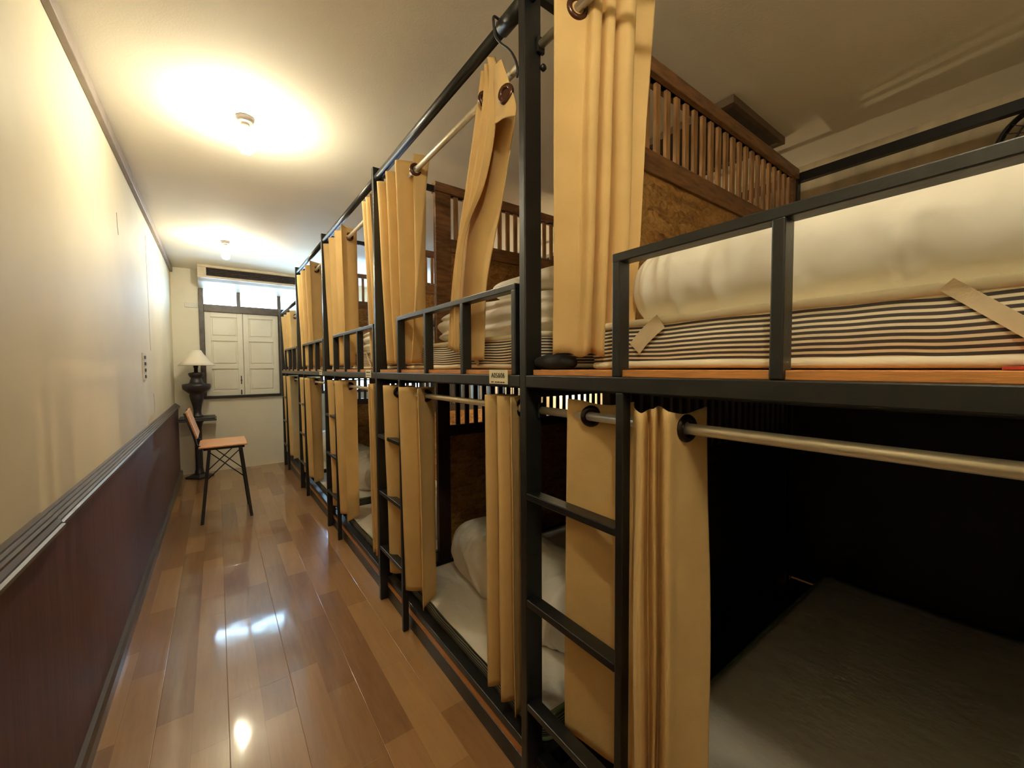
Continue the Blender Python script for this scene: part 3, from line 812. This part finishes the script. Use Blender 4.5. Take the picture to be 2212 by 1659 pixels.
# pedestal table and lamp at the end wall
tx, ty = -.182, 5.60
t = tag(empty('pedestal_table', (tx, ty, 0)), 'black pedestal table in the corner by the end window', 'table')
MB().box(tx-.168, tx+.168, ty-.168, ty+.168, .640, .658).box(tx-.155, tx+.155, ty-.155, ty+.155, .658, .676).build('tabletop', 'stone_black', t, bevel=.004)
MB().lathe([(.050, .045), (.042, .06), (.034, .10), (.033, .40), (.034, .56), (.045, .61), (.07, .64)], (tx, ty, 0), 24).build('column', 'stone_black', t, smooth=True)
MB().lathe([(.13, 0), (.13, .018), (.10, .03), (.055, .048)], (tx, ty, 0), 4).build('foot', 'stone_black', t, bevel=.004)
t = tag(empty('table_lamp', (tx, ty, .676)), 'carved black lamp with white cone shade on the pedestal table', 'lamp')
MB().lathe([(.052, .676), (.052, .69), (.036, .70), (.034, .74), (.042, .80), (.058, .87), (.066, .915), (.062, .93), (.085, .95), (.122, .985), (.128, 1.02), (.125, 1.038), (.07, 1.045), (.058, 1.062), (.052, 1.09), (.045, 1.105), (.058, 1.12), (.068, 1.14), (.070, 1.158), (.05, 1.164), (.018, 1.17)], (tx, ty, 0), 36).build('body', 'stone_black', t, smooth=True)
MB().lathe([(.018, 1.168), (.018, 1.215), (.022, 1.22), (.022, 1.26), (.012, 1.265)], (tx, ty, 0), 16).build('stem', 'iron', t, smooth=True)
sh = MB(); rows = []
for r, z in ((.165, 1.243), (.128, 1.283), (.092, 1.328), (.062, 1.37), (.040, 1.41)):
    rows.append([(tx+.01+r*math.cos(2*math.pi*i/40), ty+r*math.sin(2*math.pi*i/40), z) for i in range(41)])
sh.grid(rows).build('lamp_shade', 'shade', t, smooth=True, solid=.003)
MB().tube([(tx+.01, ty, 1.26), (tx+.01, ty, 1.412)], .004, 8).box(tx-.03, tx+.05, ty-.003, ty+.003, 1.404, 1.41).box(tx+.007, tx+.013, ty-.038, ty+.038, 1.404, 1.41).build('shade_holder', 'iron', t)

# plywood chair with crossed rods
t = tag(empty('chair', (.03, 4.05, 0)), 'plywood chair on thin black legs with crossed rods, by the pedestal table', 'chair')
ya, yb = 3.86, 4.24
MB().box(-.128, .184, ya-.02, yb+.02, .592, .606).build('seat', 'chair_ply', t, bevel=.005)
MB().box(-.10, .165, ya, ya+.018, .572, .592).box(-.10, .165, yb-.018, yb, .572, .592).box(-.10, -.08, ya, yb, .572, .592).box(.145, .165, ya, yb, .572, .592).build('seat_frame', 'iron', t, bevel=.002)
for y in (ya+.009, yb-.009):
    MB().bar((-.063, y, .575), (-.122, y, 0), .022, .022, (0,1,0)).build('leg', 'iron', t, bevel=.002)
    MB().bar((.140, y, .575), (.199, y, 0), .022, .022, (0,1,0)).build('leg', 'iron', t, bevel=.002)
    MB().tube([(-.062, y, .555), (.166, y, .325)], .0042, 8).build('cross_rod', 'iron', t, smooth=True)
    MB().tube([(.139, y, .565), (-.090, y, .335)], .0042, 8).build('cross_rod', 'iron', t, smooth=True)
    MB().tube([(-.10, y, .585), (-.138, y, .62), (-.155, y, .70), (-.205, y, .87)], .008, 10).build('back_support', 'iron', t, smooth=True)
d = Vector((-.058, 0, .205)).normalized()
MB().bar(Vector((-.134, (ya+yb)/2, .672)), Vector((-.134, (ya+yb)/2, .672))+d*.215, yb-ya+.03, .014, (1,0,.28)).build('backrest', 'chair_ply', t, bevel=.004)

# ------------------------------------------------------------------ light from outside
w = bpy.data.worlds.new('overcast sky'); sc.world = w; w.use_nodes = True
bg = w.node_tree.nodes['Background']; bg.inputs['Color'].default_value = (.44, .70, 1.0, 1); bg.inputs['Strength'].default_value = 15.0
def portal(x0, x1, z0, z1):
    l = bpy.data.lights.new('window_portal', 'AREA'); l.shape = 'RECTANGLE'; l.size = x1-x0; l.size_y = z1-z0
    l.cycles.is_portal = True
    o = bpy.data.objects.new('window_portal', l); COL.objects.link(o)
    o.location = ((x0+x1)/2, Y1+.09, (z0+z1)/2); o.rotation_euler = (-math.pi/2, 0, 0)
portal(-.14, .93, 1.95, 2.125); portal(1.12, 2.62, .865, 2.125)

for o in bpy.data.objects:
    if '_o' in o: del o['_o']
sc.view_settings.view_transform = 'Standard'; sc.view_settings.look = 'None'
sc.view_settings.gamma = 1; sc.view_settings.use_curve_mapping = False
sc.view_settings.exposure = 1.2
try:
    sc.cycles.use_denoising = True; sc.cycles.denoiser = 'OPENIMAGEDENOISE'
    sc.cycles.max_bounces = 10; sc.cycles.diffuse_bounces = 8; sc.cycles.sample_clamp_indirect = 6
    sc.cycles.caustics_reflective = False; sc.cycles.caustics_refractive = False
except Exception: pass
